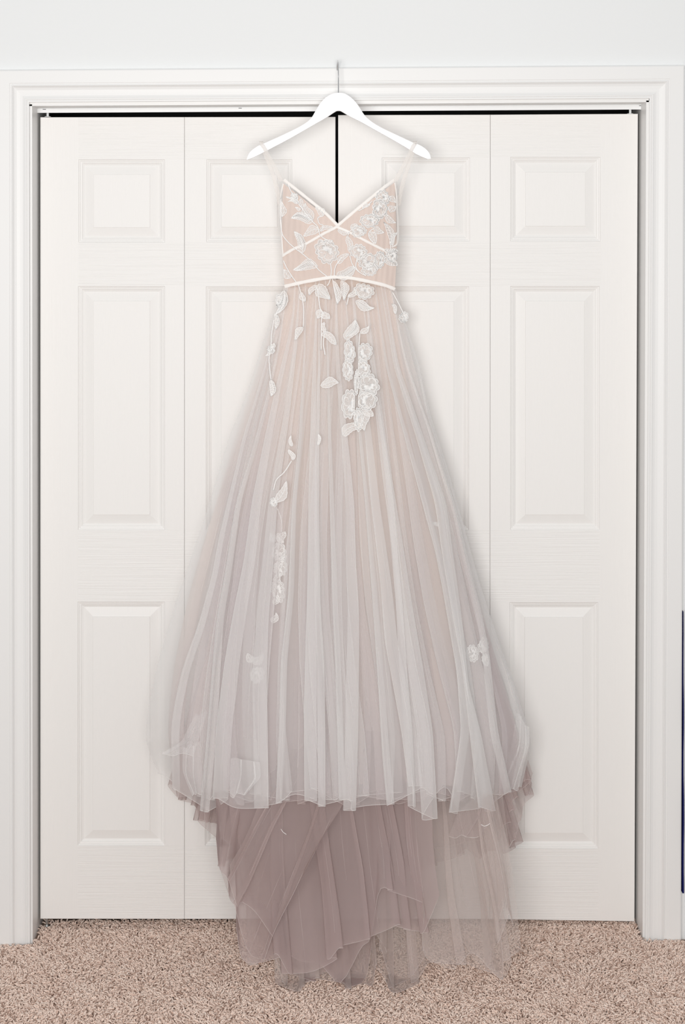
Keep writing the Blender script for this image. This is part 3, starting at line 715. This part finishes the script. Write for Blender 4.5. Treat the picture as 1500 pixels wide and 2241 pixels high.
def ribbon(name, pts, width, kind='b', off=.002, mat=M_ribbon, parent=bod, th=.0009, sag=0):
    pts = smooth_poly([tuple(map(float, p)) for p in pts], 8, False); b = MB(); n = len(pts)
    rings = []
    for i, (x, y) in enumerate(pts):
        a = pts[max(0, i-1)]; c = pts[min(n-1, i+1)]; tx, ty = c[0]-a[0], c[1]-a[1]; L = math.hypot(tx, ty) or 1; nx, ny = -ty/L, tx/L
        w_ = (width[0]+(width[1]-width[0])*i/(n-1) if isinstance(width, tuple) else width)/2
        w_ *= 1+.06*math.sin(i*1.3)
        ring = []
        for s_, dd in ((-1, 0), (-.6, -th), (.6, -th), (1, 0)):
            px, py = x+nx*w_*s_, y+ny*w_*s_; d = (kind(x, y, i/(n-1)) if callable(kind) else surf(px, py, kind, off))+dd
            ring.append(((px-CX)*d/F, d-DIST, H-(py-CY)*d/F))
        rings.append(ring)
    for r0, r1 in zip(rings[:-1], rings[1:]):
        for k in range(3): b.face([r0[k], r1[k], r1[k+1], r0[k+1]])
    me = b.build(name, mat, parent, True); return me
cB = cc((580, 370), 4.6875); cS = cc((540, 580), 3.75); cL = cc((440, 620), 4.483); cM = cc((340, 1100), 4.483); cR = cc((880, 1100), 4.483)
ribbon('neckline_band', cB([(195,110),(330,215),(480,335),(620,450),(748,580)]), 6.5)
ribbon('neckline_band', cB([(1330,112),(1200,205),(1060,318),(900,450),(735,592)]), 6.5)
ribbon('side_band', cB([(188,150),(165,240),(152,320),(150,430),(165,600),(176,760),(185,900)]), 3.5)
ribbon('side_band', cB([(1335,140),(1352,250),(1360,400),(1368,600),(1360,760),(1300,800)]), 3.5)
ribbon('crossed_band', cB([(760,580),(680,625),(600,665),(420,768),(300,818),(186,885)]), 6.0, off=.0024)
ribbon('crossed_band', cB([(735,590),(880,655),(1050,745),(1230,835),(1365,900)]), 6.0, off=.0024)
ribbon('waistband', [(623,627),(664,617.5),(720,607.5),(740,606.5),(772,609),(836,622.5),(865,633)], 7.5, lambda x, y, t: min(float(ZB(x, y)), float(skirt_depth(x, y, 0))-.004)-.0035, parent=dress)
# straps
strL = [(572,315),(578,323),(590,345),(604,372),(616,396)]; strR = [(909,314),(903,324),(893,345),(880,370),(866,396)]
dd = lambda a, c: (lambda x, y, t: a+(c-a)*max(0, (t-.45)/.55)**1.3)
ribbon('strap', strL, (8, 9), dd(DIST+DH-.0092, DIST-.124), parent=dress, mat=M_strap)
ribbon('strap', strR, (8, 9), dd(DIST+DH-.0092, DIST-.124), parent=dress, mat=M_strap)
ribbon('strap', [(572,315),(578,330),(592,366),(604,405),(613,450)], (8, 9), dd(DIST+DH+.0095, DIST-.088), parent=dress, mat=M_strap)
ribbon('strap', [(909,314),(904,330),(893,366),(882,402),(872,450)], (8, 9), dd(DIST+DH+.0095, DIST-.088), parent=dress, mat=M_strap)
for px_, py_ in ((572, 313.6), (909, 312.8)):      # where the straps go over the hanger
    b = MB(); k_ = (DIST+DH)/F; ring = []
    for t in range(7):
        an = math.pi*t/6; ring.append((DH-.0095*math.cos(an), H-(py_-CY)*k_+.0045*math.sin(an)))
    for (y0_, z0_), (y1_, z1_) in zip(ring[:-1], ring[1:]):
        xa, xb = (px_-4.2-CX)*k_, (px_+4.2-CX)*k_; b.face([(xa,y0_,z0_),(xb,y0_,z0_),(xb,y1_,z1_),(xa,y1_,z1_)])
    b.build('strap_loop', M_strap, dress, True)

# ---- lace
CR = .00118
def lace_pts(pts, kind, off=.0035): 
    out = []
    for x, y in pts:
        d = surf(x, y, kind, off); out.append(((x-CX)*d/F, d-DIST, H-(y-CY)*d/F))
    return out
def stem(pts, kind, r=1.0, parent=None):
    b = MB(); q = smooth_poly(pts, 6, False)
    q = [(x+random.uniform(-.25, .25), y+random.uniform(-.25, .25)) for x, y in q]
    b.tube(lace_pts(q, kind), CR*1.25*r, 5, flat=.35); b.build('lace_stem', M_cord, parent, True)
def fill(b, outline, kind, off=.0026, m=1):
    cx = sum(p[0] for p in outline)/len(outline); cy = sum(p[1] for p in outline)/len(outline)
    c = lace_pts([(cx, cy)], kind, off)[0]; o = lace_pts(outline, kind, off)
    for k in range(len(o)): b.face([c, o[k], o[(k+1) % len(o)]], m)
def leaf(base, tip, w_, kind, dense=.5, parent=None, bend=.12):
    b = MB(); bx, by = base; dx, dy = tip[0]-bx, tip[1]-by; L = math.hypot(dx, dy) or 1; nx, ny = -dy/L, dx/L
    bend *= random.choice((-1, 1))
    wv = random.uniform(0, 6.28); bend2 = random.uniform(-.06, .06)
    def at(t, s): 
        c = bend*L*math.sin(math.pi*t)+bend2*L*math.sin(2*math.pi*t); return (bx+dx*t+nx*(c+s), by+dy*t+ny*(c+s))
    prof_ = lambda t: math.sin(math.pi*t**.75)**.85*w_/2*(1+.16*math.sin(7*t+wv))
    n = 12; ser = .9 if w_ > 9 else .3
    left = [at(k/n, prof_(k/n)*(1+.12*ser*(k % 2))) for k in range(n+1)]; right = [at(k/n, -prof_(k/n)*(1+.12*ser*((k+1) % 2))) for k in range(n+1)]
    ol = left+right[::-1][1:-1]
    b.tube(lace_pts(ol, kind), CR*.95, 4, True, flat=.35); fill(b, ol, kind)
    b.tube(lace_pts([at(t/6, 0) for t in range(7)], kind, .0042), CR*.9, 4, flat=.35)
    nv = int(2+dense*L/2.3)
    for k in range(nv):
        t = .12+.78*k/max(1, nv-1); s = random.choice((-1, 1)) if dense < .4 else (1 if k % 2 else -1)
        t2 = min(.97, t+.14); q = [at(t, 0), at((t+t2)/2, s*prof_(t)*.45), at(t2, s*prof_(t2)*.82)]
        b.tube(lace_pts(q, kind, .004), CR*(.75 if dense < .7 else 1.25), 4, flat=.35)
    b.build('lace_leaf', [M_cord, M_net], parent, True)
def flower(c, rx, ry, kind, dense=.6, parent=None, lobes=6, half=None, rot=None):
    b = MB(); cx, cy = c; rot = random.uniform(0, 6.28) if rot is None else rot
    lobes = random.choice((9, 10, 11)) if max(rx, ry) > 12 else 7; sq = random.uniform(.05, .14); ph2 = random.uniform(0, 6.28)
    def clampx(x):
        if half is None: return x
        return max(x, cx+half[1]) if half[0] == 'r' else min(x, cx+half[1])
    def ok(x): return clampx(x) == x
    def rad(a, f, amp_): return f*(1-amp_*abs(math.cos(lobes*(a+rot)/2))**4)*(1+sq*math.sin(2*a+ph2)+sq*.6*math.sin(3*a+rot))
    def ring(f, amp_, n=66):
        return [(clampx(cx+rx*rad(2*math.pi*k/n, f, amp_)*math.cos(2*math.pi*k/n)), cy+ry*rad(2*math.pi*k/n, f, amp_)*math.sin(2*math.pi*k/n)) for k in range(n)]
    o = ring(1, .16); b.tube(lace_pts(o, kind), CR*.95, 4, True, flat=.35); fill(b, o, kind)
    b.tube(lace_pts(ring(.77, .10), kind, .0038), CR*.8, 4, True, flat=.35)
    nd = int(math.pi*(rx+ry)/(2.9 if dense > .5 else 4.0))       # picots round the rim
    for k in range(nd):
        a = 2*math.pi*k/nd; m = rad(a, .89, .14); x, y = cx+rx*m*math.cos(a), cy+ry*m*math.sin(a)
        if ok(x): b.tube(lace_pts([(x+1.0*math.cos(t), y+1.0*math.sin(t)) for t in (0, 1.25, 2.5, 3.75, 5.0)], kind, .004), CR*.8, 3, True, flat=.35)
    # folded petals: a few long arcs that cross the flower
    for k in range(4):
        a = rot+k*1.7+random.uniform(-.4, .4); w2 = random.uniform(.5, 1.1); d0 = random.uniform(.15, .35); q = []
        for t in range(11):
            u = t/10; aa = a+(u-.5)*w2*2; m = d0+(.74-d0)*math.sin(math.pi*u)**.7; q.append((clampx(cx+rx*m*math.cos(aa)), cy+ry*m*math.sin(aa)))
        b.tube(lace_pts(q, kind, .0042), CR*1.0, 4, flat=.35)
    # satin stitches fanning from one side
    a0 = random.uniform(0, 6.28); ns = int(8+dense*22)
    for k in range(ns):
        a = a0+(k/ns-.5)*3.4; r0 = random.uniform(.02, .2); r1 = random.uniform(.38, .66)
        b.tube(lace_pts([(clampx(cx+rx*m*math.cos(a)), cy+ry*m*math.sin(a)) for m in (r0, (r0+r1)/2, r1)], kind, .0044), CR*.95, 4, flat=.35)
    b.build('lace_flower', [M_cord, M_net], parent, True)
def go(conv, sc, kind, parent, stems, leaves, flowers):
    for s_ in stems: stem(conv(s_), kind, 1, parent)
    for l_ in leaves: leaf(conv([l_[0]])[0], conv([l_[1]])[0], l_[2]/sc, kind, l_[3], parent)
    for f_ in flowers: flower(conv([f_[0]])[0], f_[1]/sc, f_[2]/sc, kind, f_[3], parent, *(f_[4:] if len(f_) > 4 else ()))
go(cB, 4.6875, 'b', bod,
 [[(235,150),(270,230),(330,330),(400,430),(470,520),(540,590),(570,680),(640,730)], [(600,480),(545,500),(560,560),(600,580),(575,640)],
  [(165,300),(158,480),(175,650),(230,740),(320,820),(400,880),(480,950),(560,1040),(650,1110)],
  [(190,940),(240,1040),(300,1130),(350,1200)], [(672,965),(682,1030),(678,1105)], [(712,1105),(722,1010),(760,945),(790,905)],
  [(855,680),(870,640),(900,620)], [(1300,990),(1310,900),(1290,800),(1310,700)], [(950,900),(935,1000),(975,1060),(1040,1095)], [(870,880),(900,980),(960,1050)],
  [(960,430),(1040,385),(1100,330)], [(1130,600),(1070,650),(1075,710),(1120,760)]],
 [((335,330),(275,238),55,.7),((345,352),(215,285),28,.3),((345,352),(238,335),20,.2),((392,395),(370,300),48,.5),((372,410),(310,392),25,.3),
  ((490,520),(415,345),85,.6),((495,528),(270,505),95,1.0),((600,480),(518,390),65,.5),((560,620),(395,690),80,.5),((565,640),(700,592),45,.3),
  ((390,860),(300,640),85,.8),((175,490),(172,330),45,.4),((545,1000),(290,1035),90,.9),((275,1112),(190,1030),60,.5),((560,735),(700,735),40,.4),
  ((858,838),(845,680),60,.6),((752,968),(866,870),60,.5),((738,1095),(935,1005),110,.9),((748,625),(865,650),50,.5),
  ((1230,460),(1345,552),52,.4),((1280,440),(1345,385),60,.5),((1310,790),(1218,545),60,.5),((1122,600),(1222,652),62,.6),((1000,405),(1082,362),36,.4),
  ((1068,650),(1140,765),70,.6),((1285,780),(1365,650),42,.3),((1240,890),(1362,985),85,.8),((1230,830),(1365,840),70,.7),((1260,290),(1345,345),50,.4),((880,610),(960,580),50,.5)],
 [((635,845),128,125,.9),((965,850),92,85,.5),((1050,945),95,90,1.0),((1180,930),58,95,.7),((1075,1040),75,62,.3),
  ((1210,290),80,70,.8),((1180,410),92,95,.8),((1075,530),100,75,.8),((965,640),85,55,.7),((1300,890),62,60,.9),((305,290),34,48,.5)])
go(cS, 3.75, 's', overlay,
 [[(225,450),(205,560),(200,660),(185,760),(190,860),(200,940)],[(425,165),(455,260),(468,360),(465,510)],[(575,170),(590,260),(603,350),(625,385)],[(620,385),(614,480),(612,700)],
  [(705,110),(720,200),(745,320)],[(840,250),(822,330)],[(1195,220),(1240,300),(1290,400)],[(930,560),(922,660)],[(640,560),(630,640),(645,740)],[(690,110),(675,150),(660,170)]],
 [((312,210),(238,405),62,.9),((232,400),(240,528),36,.4),((203,690),(155,745),26,.3),((205,680),(225,640),30,.4),((200,945),(200,1078),48,.7),((450,225),(482,300),42,.5),((465,512),(398,616),44,.6),
  ((575,165),(515,248),42,.4),((590,155),(688,282),85,1.0),((600,365),(580,440),50,.5),((630,383),(684,442),50,.5),((715,130),(745,322),42,.6),((778,125),(800,292),56,.8),
  ((615,560),(738,655),60,.4),((608,990),(758,968),72,.4),((900,200),(830,265),42,.3),((895,295),(1048,352),62,.8),((1195,320),(1225,402),30,.3),
  ((808,610),(892,446),88,1.0),((932,560),(1006,498),38,.3),((790,1400),(940,1300),82,.3),((985,1195),(968,1360),75,.2),((960,1150),(1042,1240),70,.3),((640,470),(640,560),34,.2)],
 [((272,300),34,60,.8),((200,695),32,34,.5),((965,215),78,70,1.0),((1290,430),38,46,.7),
  ((845,710),48,95,.8,6,('l',14)),((832,860),46,90,.6,6,('l',14)),((965,720),70,80,.8,6,('r',-12)),((955,850),62,75,.9,6,('r',-10)),((1000,985),95,95,.9,8,('r',-22)),((985,1110),85,92,.8,7,('r',-18)),
  ((850,1140),70,130,.9,8,('l',10)),((918,1265),42,95,.9),((903,960),20,100,1.0)])
go(cL, 4.483, 's', overlay, [[(890,1740),(820,1850),(740,1930),(712,2030)]],
 [((893,1600),(885,1492),30,.2),((905,1735),(858,1630),44,.2),((725,2150),(840,1940),78,.2),((1150,1590),(1150,1475),28,.3)], [((712,2150),34,45,.6)])
go(cM, 4.483, 'u', overlay, [[(1200,60),(1240,180),(1240,290)]],
 [((1225,400),(1275,285),75,.6),((1180,380),(1130,300),50,.5),((1165,640),(1240,590),60,.5),((1160,760),(1225,700),55,.4),((1165,1000),(1200,900),50,.5),((1150,1180),(1185,1080),55,.5),((1205,560),(1290,520),60,.4),((1200,300),(1260,400),50,.9),((960,1560),(905,1480),70,.4),((960,1580),(1060,1480),70,.4)],
 [((1215,480),66,95,.9,6,('r',-46)),((1230,640),62,90,.6,6,('r',-55)),((1205,860),70,110,.5,6,('r',-48)),((1000,1690),66,85,.3)])
go(cR, 4.483, 'u', overlay, [], [((360,230),(300,200),30,.2)], [((800,1400),55,75,.9,6,('r',-20)),((825,1540),40,60,.9),((690,1480),60,90,.2)])
# loose thread loops
for q in ([(615,1814),(620,1821),(627,1826)], [(1053,1804),(1060,1808),(1067,1806),(1073,1802)]):
    b = MB(); d = 3.79; b.tube([((x-CX)*(d-.06)/F, d-.06-DIST, H-(y-CY)*(d-.06)/F) for x, y in smooth_poly(q, 5, False)], .0007, 5); b.build('thread_loop', M_cord, dress, True)
